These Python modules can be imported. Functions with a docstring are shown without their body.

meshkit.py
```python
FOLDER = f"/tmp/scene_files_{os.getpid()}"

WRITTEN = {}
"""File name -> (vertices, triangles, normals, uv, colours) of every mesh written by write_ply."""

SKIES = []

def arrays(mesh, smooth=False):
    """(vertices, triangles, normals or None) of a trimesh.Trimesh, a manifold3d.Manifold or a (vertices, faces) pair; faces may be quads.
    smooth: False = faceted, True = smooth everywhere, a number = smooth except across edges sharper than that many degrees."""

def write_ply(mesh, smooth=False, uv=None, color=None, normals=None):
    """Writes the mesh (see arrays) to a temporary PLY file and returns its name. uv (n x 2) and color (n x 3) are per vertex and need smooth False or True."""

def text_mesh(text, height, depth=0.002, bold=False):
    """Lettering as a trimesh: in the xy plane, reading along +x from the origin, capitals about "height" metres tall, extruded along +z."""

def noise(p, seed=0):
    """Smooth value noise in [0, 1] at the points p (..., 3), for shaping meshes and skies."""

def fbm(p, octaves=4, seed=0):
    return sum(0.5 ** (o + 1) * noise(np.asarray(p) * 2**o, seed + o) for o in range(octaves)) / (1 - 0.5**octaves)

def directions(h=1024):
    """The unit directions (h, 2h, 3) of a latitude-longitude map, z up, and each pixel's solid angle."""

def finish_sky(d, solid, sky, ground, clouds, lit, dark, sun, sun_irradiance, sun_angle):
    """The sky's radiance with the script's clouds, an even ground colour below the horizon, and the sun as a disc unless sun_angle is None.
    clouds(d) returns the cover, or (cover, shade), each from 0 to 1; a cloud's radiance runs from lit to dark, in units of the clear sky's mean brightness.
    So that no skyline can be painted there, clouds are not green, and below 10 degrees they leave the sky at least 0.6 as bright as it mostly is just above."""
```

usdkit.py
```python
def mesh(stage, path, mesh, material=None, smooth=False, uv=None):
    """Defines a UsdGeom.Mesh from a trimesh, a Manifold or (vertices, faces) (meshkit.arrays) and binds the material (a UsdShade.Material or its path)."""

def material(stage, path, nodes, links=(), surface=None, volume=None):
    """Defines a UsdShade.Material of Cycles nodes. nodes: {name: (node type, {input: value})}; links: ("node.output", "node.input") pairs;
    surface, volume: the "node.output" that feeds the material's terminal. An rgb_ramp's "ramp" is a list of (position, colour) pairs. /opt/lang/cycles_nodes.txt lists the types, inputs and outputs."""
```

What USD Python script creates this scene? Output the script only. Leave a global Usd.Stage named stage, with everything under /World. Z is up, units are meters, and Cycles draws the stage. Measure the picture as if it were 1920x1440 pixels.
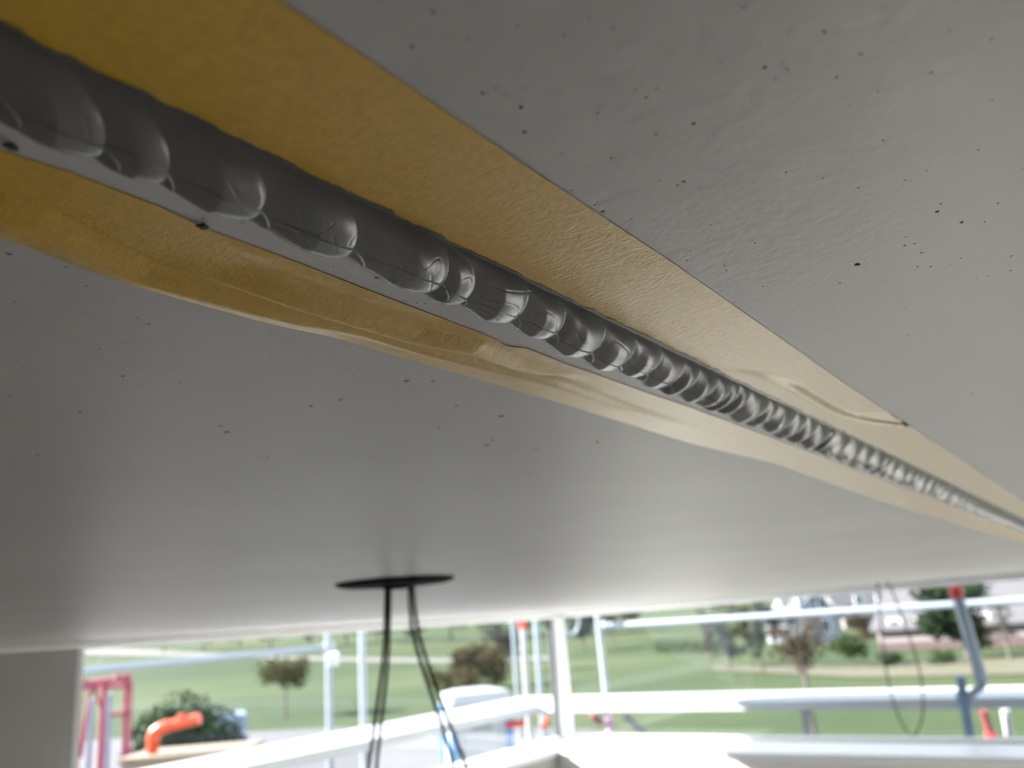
import math
import numpy as np, trimesh, usdkit, meshkit
from scipy.spatial import Delaunay
from pxr import Usd, UsdGeom, UsdLux, UsdShade, Gf, Sdf

stage = Usd.Stage.CreateInMemory()
UsdGeom.SetStageUpAxis(stage, 'Z')
UsdGeom.SetStageMetersPerUnit(stage, 1.0)
UsdGeom.Xform.Define(stage, '/World')
M = lambda name, nodes, links=(), surface='p.BSDF': usdkit.material(stage, '/World/Looks/' + name, nodes, links, surface=surface)

# ------------------------------------------------------------------ camera, sky, sun, exposure
# x runs along the sealed joint towards the right-hand window wall, y towards the left-hand window wall, z up
H = 0.08                                        # the lens is this far below the ceiling
CEIL = 2.5
EYE = np.array([0.0, 0.0, CEIL - H])
YAW, PITCH, ROLL, F = 0.6130, 0.2810, -0.0781, 1580.0
fw = np.array([math.cos(PITCH) * math.cos(YAW), math.cos(PITCH) * math.sin(YAW), math.sin(PITCH)])
r0 = np.array([math.sin(YAW), -math.cos(YAW), 0.0])
u0 = np.cross(r0, fw)
RT = r0 * math.cos(ROLL) + u0 * math.sin(ROLL)
UP = -r0 * math.sin(ROLL) + u0 * math.cos(ROLL)
cam = UsdGeom.Camera.Define(stage, '/World/Camera')
cam.CreateHorizontalApertureAttr(36.0)
cam.CreateFocalLengthAttr(36.0 * F / 1920)
cam.CreateClippingRangeAttr(Gf.Vec2f(0.01, 3000))
cam.CreateFStopAttr(15.5)
cam.CreateFocusDistanceAttr(2.6 * H)
cam.CreateExposureAttr(0.66)
cam.AddTransformOp().Set(Gf.Matrix4d(*RT, 0, *UP, 0, *(-fw), 0, *EYE, 1))

SUN_EL, SUN_DIR = math.radians(27), np.array([0.40, -0.92, 0.0])      # the way the light travels, seen from above
SUN_DIR /= np.linalg.norm(SUN_DIR)
sky_mat = M('sky', {'s': ('sky_texture', {'sky_type': 'multiple_scattering', 'sun_disc': False, 'sun_elevation': SUN_EL,
                                          'sun_rotation': math.atan2(-SUN_DIR[0], -SUN_DIR[1])}),
                    'tc': ('texture_coordinate', {}), 'n': ('noise_texture', {'scale': 3.0, 'detail': 5.0}),
                    'r': ('rgb_ramp', {'ramp': [(0.35, (.35, .35, .35)), (0.6, (1, 1, 1))]}),
                    'mx': ('mix', {'color2': (8.6, 9.0, 9.7)}), 'b': ('background_shader', {'strength': 0.22})},
            [('tc.generated', 'n.vector'), ('n.fac', 'r.fac'), ('r.color', 'mx.fac'), ('s.color', 'mx.color1'), ('mx.color', 'b.color')], 'b.background')
sky = UsdLux.DomeLight.Define(stage, '/World/Sky')
UsdShade.MaterialBindingAPI.Apply(sky.GetPrim()).Bind(sky_mat)
sun = UsdLux.DistantLight.Define(stage, '/World/Sun')
sun.CreateIntensityAttr(7.0)
sun.CreateNormalizeAttr(True)
sun.CreateAngleAttr(0.53)
sun.CreateColorAttr(Gf.Vec3f(1.0, 0.965, 0.93))
d = np.array([SUN_DIR[0] * math.cos(SUN_EL), SUN_DIR[1] * math.cos(SUN_EL), -math.sin(SUN_EL)])
zx = -d; xx = np.cross([0, 0, 1], zx); xx /= np.linalg.norm(xx); yx = np.cross(zx, xx)
sun.AddTransformOp().Set(Gf.Matrix4d(*xx, 0, *yx, 0, *zx, 0, 0, 0, 20, 1))


def ray(px, py):
    return RT * (px - 960) + UP * (720 - py) + fw * F

def on_z(px, py, z):
    r = ray(px, py); return EYE + r * ((z - EYE[2]) / r[2])

def on_x(px, py, x):
    r = ray(px, py); return EYE + r * (x / r[0])

def on_y(px, py, y):
    r = ray(px, py); return EYE + r * (y / r[1])

def on_axial(px, py, dist):
    return EYE + ray(px, py) * (dist / F)

def ceil_st(pts):
    return np.array([(on_z(x, y, CEIL)[:2]) / H for x, y in pts])

# ------------------------------------------------------------------ mesh helpers
def box(x0, x1, y0, y1, z0, z1):
    m = trimesh.creation.box([abs(x1 - x0), abs(y1 - y0), abs(z1 - z0)])
    m.apply_translation([(x0 + x1) / 2, (y0 + y1) / 2, (z0 + z1) / 2])
    return m

def bevel_box(x0, x1, y0, y1, z0, z1, b=0.004):
    pts = []
    for x, sx in ((x0, 1), (x1, -1)):
        for y, sy in ((y0, 1), (y1, -1)):
            for z, sz in ((z0, 1), (z1, -1)):
                pts += [(x + sx * b, y + sy * b, z), (x + sx * b, y, z + sz * b), (x, y + sy * b, z + sz * b)]
    return trimesh.convex.convex_hull(np.array(pts))

def cat(*ms):
    return trimesh.util.concatenate([m for m in ms])

def tube(points, radius, sides=10, caps=True):
    p = np.asarray(points, float)
    n = len(p)
    rad = np.broadcast_to(radius, (n,))
    t = np.gradient(p, axis=0); t /= np.linalg.norm(t, axis=1, keepdims=True)
    a = np.cross(t[0], [0, 0, 1.0] if abs(t[0][2]) < .9 else [1.0, 0, 0]); a /= np.linalg.norm(a)
    rows = []
    ang = np.arange(sides) * 2 * np.pi / sides
    for i in range(n):
        a = a - t[i] * (a @ t[i]); a /= np.linalg.norm(a)
        b = np.cross(t[i], a)
        rows.append(p[i] + rad[i] * (np.cos(ang)[:, None] * a + np.sin(ang)[:, None] * b))
    v = np.vstack(rows)
    f = []
    for i in range(n - 1):
        for j in range(sides):
            q = i * sides + j; r = i * sides + (j + 1) % sides
            f += [(q, r, r + sides), (q, r + sides, q + sides)]
    if caps:
        v = np.vstack([v, p[0], p[-1]])
        for j in range(sides):
            f += [(len(v) - 2, (j + 1) % sides, j), (len(v) - 1, (n - 1) * sides + j, (n - 1) * sides + (j + 1) % sides)]
    return trimesh.Trimesh(v, np.array(f), process=False)

def smooth_path(pts, n=40):
    from scipy.interpolate import CubicSpline
    pts = np.asarray(pts, float)
    k = np.r_[0, np.cumsum(np.linalg.norm(np.diff(pts, axis=0), axis=1))]
    return CubicSpline(k, pts)(np.linspace(0, k[-1], n))

def lathe(profile, sections=32):
    return trimesh.creation.revolve(np.asarray(profile, float), sections=sections)

def moved(m, *at):
    m = m.copy(); m.apply_translation(at); return m

def grid_faces(nr, nc):
    i, j = np.meshgrid(np.arange(nr - 1), np.arange(nc - 1), indexing='ij')
    a = (i * nc + j).ravel(); b = a + 1; c = a + nc; e = c + 1
    return np.vstack([np.c_[a, c, b], np.c_[b, c, e]])

used = {}
def numbered(parent, name):
    k = used.get((parent, name), 0); used[(parent, name)] = k + 1
    return f'{parent}/{name}' + (f'_{k:03d}' if k else '')

def tag(prim, label=None, category=None, group=None, kind=None):
    for k, v in (('label', label), ('category', category), ('group', group), ('kind', kind)):
        if v:
            prim.SetCustomDataByKey(k, v)

class Thing:
    """An Xform at the thing's base; part() adds a mesh given in world coordinates."""
    def __init__(self, name, label, category=None, at=(0, 0, 0), group=None, kind=None):
        self.at = np.array(at, float)
        self.path = numbered('/World', name)
        x = UsdGeom.Xform.Define(stage, self.path)
        x.AddTranslateOp().Set(Gf.Vec3d(*self.at))
        self.prim = x.GetPrim()
        tag(self.prim, label, category, group, kind)

    def part(self, name, mesh, mat, smooth=30, label=None, under=None, kind=None, local=False):
        m = mesh.copy()
        if not local:
            m.apply_translation(-self.at)
        path = numbered(under or self.path, name)
        usdkit.mesh(stage, path, m, mat, smooth=smooth)
        tag(stage.GetPrimAtPath(path), label, kind=kind)
        return path

def single(name, mesh, mat, label=None, category=None, group=None, kind=None, smooth=30):
    path = numbered('/World', name)
    usdkit.mesh(stage, path, mesh, mat, smooth=smooth)
    tag(stage.GetPrimAtPath(path), label, category, group, kind)
    return path

def copy_of(thing, name, at, rotz, scale, label, category, group):
    path = numbered('/World', name)
    x = UsdGeom.Xform.Define(stage, path)
    x.GetPrim().GetReferences().AddInternalReference(thing.path)
    x.ClearXformOpOrder()
    x.AddTranslateOp().Set(Gf.Vec3d(*map(float, at)))
    x.AddRotateZOp().Set(float(rotz)); x.AddScaleOp().Set(Gf.Vec3f(*scale))
    x.GetPrim().SetInstanceable(True)
    tag(x.GetPrim(), label, category, group)

# ------------------------------------------------------------------ materials
def plain(name, color, rough=0.5, metal=0.0, noise=0.0, scale=20.0, bump=0.0, **kw):
    nodes = {'p': ('principled_bsdf', {'base_color': color, 'roughness': rough, 'metallic': metal, **kw})}
    links = []
    if noise or bump:
        nodes['g'] = ('geometry', {}); nodes['n'] = ('noise_texture', {'scale': scale, 'detail': 4.0})
        links.append(('g.position', 'n.vector'))
    if noise:
        c = np.array(color)
        nodes['r'] = ('rgb_ramp', {'ramp': [(0.3, tuple(c * (1 - noise))), (0.7, tuple(np.minimum(c * (1 + noise), 1)))]})
        links += [('n.fac', 'r.fac'), ('r.color', 'p.base_color')]
    if bump:
        nodes['b'] = ('bump', {'strength': 1.0, 'distance': bump})
        links += [('n.fac', 'b.height'), ('b.normal', 'p.normal')]
    return M(name, nodes, links)

ceiling_mat = M('smooth_concrete', {
    'g': ('geometry', {}),
    'n1': ('noise_texture', {'scale': 330.0, 'detail': 3.0, 'roughness': 0.45}),
    'n2': ('noise_texture', {'scale': 70.0, 'detail': 2.0}),
    'n3': ('noise_texture', {'scale': 5.0, 'detail': 4.0}),
    's2': ('math', {'math_type': 'multiply_add', 'value2': 1.6}),
    'b': ('bump', {'strength': 1.0, 'distance': 0.00015}),
    'r': ('rgb_ramp', {'ramp': [(0.3, (0.585, 0.55, 0.525)), (0.7, (0.655, 0.618, 0.592))]}),
    'p': ('principled_bsdf', {'roughness': 0.42, 'specular_ior_level': 0.65})},
    [('g.position', 'n1.vector'), ('g.position', 'n2.vector'), ('g.position', 'n3.vector'), ('n2.fac', 's2.value1'), ('n1.fac', 's2.value3'),
     ('s2.value', 'b.height'), ('n3.fac', 'r.fac'), ('r.color', 'p.base_color'), ('b.normal', 'p.normal')])

def tape_material(name, color):
    c = np.array(color)
    return M(name, {
        'g': ('geometry', {}),
        'mp': ('mapping', {'scale': (1.0, 0.55, 1.0)}),
        'n1': ('noise_texture', {'scale': 900.0, 'detail': 3.0, 'roughness': 0.6}),
        'n2': ('noise_texture', {'scale': 260.0, 'detail': 2.0}),
        'n3': ('noise_texture', {'scale': 420.0, 'detail': 3.0}),
        's': ('math', {'math_type': 'multiply_add', 'value2': 0.6}),
        'b': ('bump', {'strength': 1.0, 'distance': 0.00016}),
        'r': ('rgb_ramp', {'ramp': [(0.3, tuple(c * 0.9)), (0.7, tuple(c * 1.07))]}),
        'p': ('principled_bsdf', {'roughness': 0.36, 'specular_ior_level': 0.9, 'coat_weight': 0.5, 'coat_roughness': 0.30, 'coat_tint': (1.0, 0.97, 0.90)})},
        [('g.position', 'mp.vector'), ('mp.vector', 'n1.vector'), ('mp.vector', 'n2.vector'), ('g.position', 'n3.vector'), ('n2.fac', 's.value1'), ('n1.fac', 's.value3'),
         ('s.value', 'b.height'), ('n3.fac', 'r.fac'), ('r.color', 'p.base_color'), ('b.normal', 'p.normal')])

tape_mat = tape_material('washi_tape', (0.78, 0.455, 0.003))
seal_mat = M('grey_sealant', {
    'g': ('geometry', {}), 'n': ('noise_texture', {'scale': 900.0, 'detail': 2.0}), 'b': ('bump', {'strength': 1.0, 'distance': 0.00002}),
    'p': ('principled_bsdf', {'base_color': (0.165, 0.159, 0.153), 'roughness': 0.28, 'specular_ior_level': 0.7})},
    [('g.position', 'n.vector'), ('n.fac', 'b.height'), ('b.normal', 'p.normal')])
wall_mat = plain('white_plaster', (0.76, 0.745, 0.73), 0.75, noise=0.03, scale=6.0)
trim_mat = plain('white_trim', (0.88, 0.87, 0.86), 0.55)
grey_wall_mat = plain('grey_plaster', (0.40, 0.385, 0.365), 0.8, noise=0.03, scale=6.0)
floor_mat = plain('pale_screed', (0.72, 0.70, 0.68), 0.7, noise=0.08, scale=3.0)
frame_mat = plain('white_window_frame', (0.82, 0.82, 0.82), 0.4)
gasket_mat = plain('grey_gasket', (0.08, 0.09, 0.1), 0.5)
glass_mat = M('window_glass', {'t': ('transparent_bsdf', {'color': (0.96, 0.98, 0.97)}), 'g': ('glossy_bsdf', {'roughness': 0.02, 'color': (1, 1, 1)}),
                               'f': ('fresnel', {'IOR': 1.5}), 'm': ('mix_closure', {}),
                               'q': ('geometry', {}), 'k': ('math', {'math_type': 'subtract', 'value1': 1.0}), 'x': ('math', {'math_type': 'multiply'})},
              [('q.backfacing', 'k.value2'), ('f.fac', 'x.value1'), ('k.value', 'x.value2'), ('x.value', 'm.fac'), ('t.BSDF', 'm.closure1'), ('g.BSDF', 'm.closure2')], 'm.closure')
black_mat = plain('black_plastic', (0.004, 0.004, 0.005), 0.8, specular_ior_level=0.08)
cable_mat = plain('black_cable', (0.012, 0.013, 0.014), 0.5)
crumb_mat = plain('dried_sealant', (0.10, 0.097, 0.093), 0.6)

# ------------------------------------------------------------------ the room
RX, LY = 5.48, 3.60                              # inner faces of the two window walls
BX, BY = -4.5, -5.0                              # the walls behind and to the right of the camera
LEDGE = 1.625                                    # top of the window sills
WIN_L, WIN_R = 1.872, -3.2                       # left end of the left window, right end of the right window
T = 0.22

# ceiling: a flat slab with small air holes left by the casting, each a real dent
rng = np.random.default_rng(7)
pits = [(1130, 397, 6), (1184, 409, 3.5), (1607, 496, 9), (1757, 397, 6), (1803, 417, 6), (1764, 382, 3.5), (1301, 232, 6), (1434, 127, 7), (1475, 131, 5),
        (1230, 252, 4), (1120, 212, 4), (1282, 340, 6), (1270, 347, 4), (1358, 351, 3), (1474, 323, 4), (1542, 333, 3.5), (1609, 352, 3.5), (1332, 421, 3),
        (1415, 456, 3.5), (1696, 460, 3.5), (1715, 457, 3.5), (1728, 474, 3.5), (1720, 500, 3), (1745, 500, 3), (1575, 531, 3), (1430, 537, 3.5), (1362, 507, 3),
        (1248, 450, 2.5), (1295, 471, 2.5), (1288, 488, 2.5), (1500, 305, 3), (1740, 305, 3.5), (1834, 281, 3.5), (1827, 281, 3), (1737, 320, 3), (1780, 57, 5), (1859, 73, 5),
        (1408, 192, 4), (1592, 197, 4), (1645, 171, 4), (1500, 530, 2.5), (1895, 507, 3), (1896, 480, 3), (1871, 381, 3), (1846, 416, 3), (1703, 627, 4), (1823, 738, 4.5), (1660, 678, 2.5),
        (16, 476, 8), (97, 471, 5), (122, 501, 5), (195, 504, 5), (345, 553, 4), (206, 600, 3), (280, 608, 4), (163, 536, 4), (230, 705, 5), (336, 718, 4.5), (160, 714, 4),
        (762, 714, 8), (812, 715, 5), (583, 761, 6), (639, 750, 5), (413, 798, 7), (425, 810, 8), (150, 773, 6), (70, 853, 7), (502, 858, 5), (489, 860, 5), (940, 780, 7), (856, 761, 4),
        (823, 802, 5.5), (914, 834, 8), (923, 825, 7), (1006, 842, 7), (1121, 829, 7), (990, 886, 7), (248, 897, 6), (540, 807, 4), (855, 699, 3),
        (706, 521, 6), (580, 455, 3.5), (552, 480, 3), (500, 465, 3), (625, 500, 3), (660, 497, 3), (943, 636, 3), (782, 568, 3), (797, 569, 3), (20, 276, 9), (205, 268, 3), (20, 742, 4),
        (812, 22, 6), (970, 50, 5), (977, 201, 6), (905, 175, 6), (983, 248, 6)]
holes = []
for x, y, w in pits:
    p = on_z(x, y, CEIL)
    ax = (p - EYE) @ fw
    holes.append((p[0], p[1], 0.5 * w * ax / F * 1.45))
while len(holes) < 330:
    q = rng.uniform(0, 1920), rng.uniform(0, 900)
    p = on_z(*q, CEIL)
    ax = (p - EYE) @ fw
    if ax < 0.9:
        holes.append((p[0], p[1], rng.uniform(0.00015, 0.00032)))
keep = []
for h in holes:
    if all((h[0] - k[0]) ** 2 + (h[1] - k[1]) ** 2 > (2.0 * (h[2] + k[2])) ** 2 for k in keep):
        keep.append(h)
pts, zz = [], []
ang = np.arange(10) * 2 * np.pi / 10
for hx, hy, hr in keep:
    el = rng.uniform(0.7, 1.4)
    for fr, dz in ((1.3, 0.0), (1.0, 0.0), (0.75, 1.9), (0.0, 2.3)):
        aa = ang if fr else ang[:1]
        for a in aa:
            k = 1 + 0.18 * math.sin(3 * a + hx * 9999)
            pts.append((hx + hr * fr * k * math.cos(a) * el, hy + hr * fr * k * math.sin(a) / el)); zz.append(dz * hr)
for gx in np.linspace(BX, RX + T, 60):
    for gy in np.linspace(BY, LY + T, 50):
        pts.append((gx, gy)); zz.append(0.0)
pts = np.array(pts); zz = np.array(zz)
tri = Delaunay(pts)
f = tri.simplices
n = np.cross(np.c_[pts[f[:, 1]] - pts[f[:, 0]], np.zeros(len(f))], np.c_[pts[f[:, 2]] - pts[f[:, 0]], np.zeros(len(f))])[:, 2]
f[n > 0] = f[n > 0][:, ::-1]
under_face = trimesh.Trimesh(np.c_[pts, CEIL + zz], f, process=False)
slab = box(BX - T, RX + T + .05, BY - T, LY + T + .05, CEIL + 0.02, CEIL + 0.25)
single('ceiling', cat(under_face, slab), ceiling_mat, 'grey smooth concrete ceiling with small air holes', kind='structure', smooth=False)
single('floor', box(BX - T, RX + T, BY - T, LY + T, -0.15, 0.0), floor_mat, 'pale screed floor of the unfinished room', kind='structure', smooth=False)
single('wall_left', cat(box(BX - T, WIN_L, LY, LY + T, 0, CEIL), box(WIN_L, RX + T, LY - .19, LY + T, 0, LEDGE - .04)), grey_wall_mat,
       'pale grey plastered wall to the left of the corner window', kind='structure', smooth=False)
single('wall_right', cat(box(RX, RX + T, BY - T, WIN_R, 0, CEIL), box(RX - .44, RX + T, WIN_R, LY - .19, 0, LEDGE - .04)), wall_mat,
       'white plastered wall below the right-hand window', kind='structure', smooth=False)
single('wall_back', box(BX - T, BX, BY, LY, 0, CEIL), wall_mat, 'plastered wall behind', kind='structure', smooth=False)
single('wall_front', box(BX - T, RX, BY - T, BY, 0, CEIL), wall_mat, 'plastered wall on the far right side of the room', kind='structure', smooth=False)
# a narrow white strip where the ceiling meets the two window walls
single('trim_1', bevel_box(BX, RX, LY - 0.03, LY - 0.001, CEIL - 0.024, CEIL - 0.001, .008), trim_mat, 'white edge strip along the ceiling above the left window', kind='structure')
single('trim_2', bevel_box(RX - 0.03, RX - 0.001, BY, LY - 0.031, CEIL - 0.024, CEIL - 0.001, .008), trim_mat, 'white edge strip along the ceiling above the right window', kind='structure')

w = Thing('window_1', 'left-hand window of the glazed corner with white frame', at=(WIN_L, LY, LEDGE), kind='structure')
w.part('bottom_rail', bevel_box(WIN_L, RX, LY, LY + .07, LEDGE - .03, LEDGE + .022), frame_mat)
w.part('top_rail', bevel_box(WIN_L, RX, LY, LY + .07, CEIL - .035, CEIL - .002), frame_mat)
w.part('jamb', bevel_box(WIN_L, WIN_L + .03, LY + .002, LY + .07, LEDGE + .022, CEIL - .035), frame_mat)
w.part('gasket', bevel_box(RX - .098, RX - .066, LY + .02, LY + .05, LEDGE + .022, CEIL - .035, .002), gasket_mat, label='dark rubber seal beside the corner post')
w.part('pane', box(WIN_L + .03, RX - .098, LY + .03, LY + .05, LEDGE + .022, CEIL - .035), glass_mat, smooth=False)
w.part('corner_post', bevel_box(RX - .066, RX + .04, LY - .03, LY + .07, LEDGE, CEIL - .025, .012), frame_mat)
w.part('sill_board', bevel_box(WIN_L + .02, RX - .001, LY - .20, LY - .001, LEDGE - .04, LEDGE, .006), frame_mat)
w = Thing('window_2', 'right-hand window of the glazed corner with white frame', at=(RX, WIN_R, LEDGE), kind='structure')
w.part('bottom_rail', bevel_box(RX, RX + .07, WIN_R, LY - .03, LEDGE - .03, LEDGE + .022), frame_mat)
w.part('top_rail', bevel_box(RX, RX + .07, WIN_R, LY - .03, CEIL - .035, CEIL - .002), frame_mat)
w.part('pane', box(RX + .03, RX + .05, WIN_R, LY - .031, LEDGE + .022, CEIL - .035), glass_mat, smooth=False)
w.part('sill_board', bevel_box(RX - .45, RX - .001, WIN_R, LY - .202, LEDGE - .04, LEDGE, .006), frame_mat)

# ------------------------------------------------------------------ masking tape: two strips, traced on the ceiling and rippled
def strip_edges(pixels, far_t, s):
    q = ceil_st(pixels)
    q = q[np.argsort(q[:, 0])]
    q = np.vstack([q, [16.0, far_t], [(RX - .04) / H, far_t]])
    first = q[1] - q[0]
    q = np.vstack([[0.05, q[0, 1] - (q[0, 0] - .05) * np.clip(first[1] / first[0], -.1, .1)], q])
    return np.interp(s, q[:, 0], q[:, 1])

def to_line(S, Tt, pixels, squeeze=1.0):
    """Signed distance of the points (S, Tt) to a traced line on the ceiling (positive = farther from the lens), and the place 0..1 along it."""
    q = ceil_st(pixels)
    dist = np.interp(S, q[:, 0], q[:, 1])
    k = np.clip((S - q[0, 0]) / (q[-1, 0] - q[0, 0]), 0, 1)
    inside = (S > q[0, 0]) & (S < q[-1, 0])
    return Tt - dist, np.where(inside, k, np.nan), q

def ridge(dd, k, rise, fall, height, fade=(0.25, 0.25)):
    x = np.where(dd < 0, np.clip(1 + dd / rise, 0, 1), np.clip(1 - dd / fall, 0, 1))
    e = np.where(np.isnan(k), 0, np.minimum(1, np.minimum(np.nan_to_num(k) / fade[0], (1 - np.nan_to_num(k)) / fade[1])))
    e = np.clip(e, 0, 1)
    e = e * e * (3 - 2 * e)
    return height * e * (x * x * (3 - 2 * x))

def sheet(S, Tt, depth, mat, thick=0.00012):
    nr, nc = S.shape
    low = np.c_[S.ravel() * H, Tt.ravel() * H, CEIL - thick - depth.ravel()]
    top = low + [0, 0, thick * .9]
    f = grid_faces(nr, nc)
    A = np.arange(nr * nc).reshape(nr, nc)
    rim = np.r_[A[0], A[1:, -1], A[-1, -2::-1], A[-2:0:-1, 0]]
    nxt = np.roll(rim, -1)
    off = nr * nc
    side = np.vstack([np.c_[rim, nxt, nxt + off], np.c_[rim, nxt + off, rim + off]])
    m = trimesh.Trimesh(np.vstack([low, top]), np.vstack([f, f[:, ::-1] + off, side]), process=False)
    # the lower face has to look down
    v = m.vertices; k = f[len(f) // 3]
    if np.cross(v[k[1]] - v[k[0]], v[k[2]] - v[k[0]])[2] > 0:
        m.invert()
    return m

s_axis = np.r_[np.geomspace(0.12, 16, 900), np.linspace(16, (RX - .045) / H, 160)[1:]]
tU_out = strip_edges([(526, 0), (760, 156), (1000, 319), (1263, 493), (1487, 650), (1586, 720), (1700, 795), (1801, 860), (1905, 930)], 0.99, s_axis)
tU_in = 1.335 + 0 * s_axis
v = np.linspace(0, 1, 70)[None, :]
S = np.repeat(s_axis[:, None], 70, 1)
Tt = tU_out[:, None] * (1 - v) + tU_in[:, None] * v
dep = 0.00012 * meshkit.fbm(np.stack([S * 5, Tt * 9, 0 * S], -1), 3, 3)
dd, k, _ = to_line(S, Tt, [(1340, 690), (1420, 702), (1480, 722), (1530, 752), (1570, 773), (1620, 785), (1712, 797)])
dep += ridge(dd, k, .06, .035, .0019, (.3, .05))
dd, k, _ = to_line(S, Tt, [(1590, 774), (1640, 776), (1680, 777), (1690, 785)])
dep += ridge(dd, k, .02, .03, .0004, (.3, .05))
single('masking_tape', sheet(S, Tt, dep, tape_mat), tape_mat, 'wide yellow paper masking tape lying flat on the ceiling above the sealant bead', 'tape', smooth=True)

tL_in = strip_edges([(0, 279), (130, 321), (312, 391), (372, 421), (390, 429), (500, 469), (556, 490), (681, 539), (900, 623), (930, 636), (944, 645), (958, 649), (985, 651), (1000, 657), (1068, 684), (1107, 697), (1226, 740), (1290, 761)], 1.66, s_axis)
tL_out = strip_edges([(0, 438), (130, 481), (260, 519), (500, 593), (650, 638), (900, 711), (1050, 755), (1300, 832), (1456, 869), (1612, 926), (1800, 985), (1912, 1016)], 2.03, s_axis)
v = np.linspace(0, 1, 150)[None, :]
S = np.repeat(s_axis[:, None], 150, 1)
Tt = tL_in[:, None] * (1 - v) + tL_out[:, None] * v
dep = 0.00018 * meshkit.fbm(np.stack([S * 5, Tt * 10, 0 * S + 3], -1), 3, 5)
# long folds: each hangs down a little, its dark side to the lens, its bright side to the windows
fold_a = [(-40, 380), (60, 416), (150, 460), (260, 512), (380, 545), (480, 572), (600, 608), (700, 632)]
fold_b = [(262, 470), (320, 488), (400, 514), (500, 541), (660, 592), (765, 624), (880, 648), (960, 682), (1010, 696), (1075, 704), (1130, 708)]
fold_c = [(430, 540), (560, 592), (680, 622), (800, 656), (930, 690), (1034, 716), (1165, 762), (1250, 788), (1330, 812)]
dd, k, _ = to_line(S, Tt, fold_a)
dep += ridge(dd, k, .10, .16, .0024, (.02, .35))
dd, k, _ = to_line(S, Tt, fold_b)
dep += ridge(dd, k, .095, .045, .0027, (.25, .45))
dd, k, _ = to_line(S, Tt, fold_c)
dep += ridge(dd, k, .07, .05, .0018, (.3, .45))
# the little pucker under the sealant lobe and the lifted inner edge
dd, k, _ = to_line(S, Tt, [(395, 440), (500, 480), (620, 528), (700, 560), (760, 585)])
dep += ridge(dd, k, .03, .05, .0004, (.3, .3)) * meshkit.noise(np.stack([S * 14, Tt * 3, 0 * S], -1), 4)
dd, k, _ = to_line(S, Tt, [(880, 622), (930, 644), (985, 656), (1050, 682)])
dep += ridge(dd, k, .05, .03, .0001, (.4, .3))
single('masking_tape', sheet(S, Tt, dep, tape_mat), tape_mat, 'creased yellow masking tape with long loose folds below the sealant bead', 'tape', smooth=True)

# ------------------------------------------------------------------ the sealant bead: overlapping dabs, one depth map
fronts = [0.30, 0.50, 0.695, 0.83, 1.05, 1.335, 1.66, 1.80, 2.035, 2.26, 2.515, 2.75, 2.945, 3.17, 3.305, 3.50, 3.66, 3.76, 3.88, 4.14, 4.29, 4.53, 4.76, 4.94, 5.2, 5.29, 5.63]
rb = np.random.default_rng(21)
while fronts[-1] < (RX - .06) / H:
    fronts.append(fronts[-1] + rb.uniform(.16, .38))
s1 = np.r_[np.geomspace(0.16, 9, 1900), np.geomspace(9, 20, 300)[1:], np.linspace(20, (RX - .05) / H, 500)[1:]]
NT = 210
T0, T1 = 1.262, 1.585
tt = np.linspace(T0, T1, NT)
Sg, Tg = np.meshgrid(s1, tt, indexing='ij')
depth = np.zeros_like(Sg)
own_q = np.zeros_like(Sg); own_i = np.zeros_like(Sg)

def front_of(sf, tc, w, lean, back, T):
    u = np.clip((T - tc) / w, -1, 1)
    return sf + lean * (T - tc) - np.where(u < 0, .60 * back * (1 - np.sqrt(1 - u ** 2)), back * (1 - (1 - np.abs(u) ** 3.2) ** .5)), u

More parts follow.
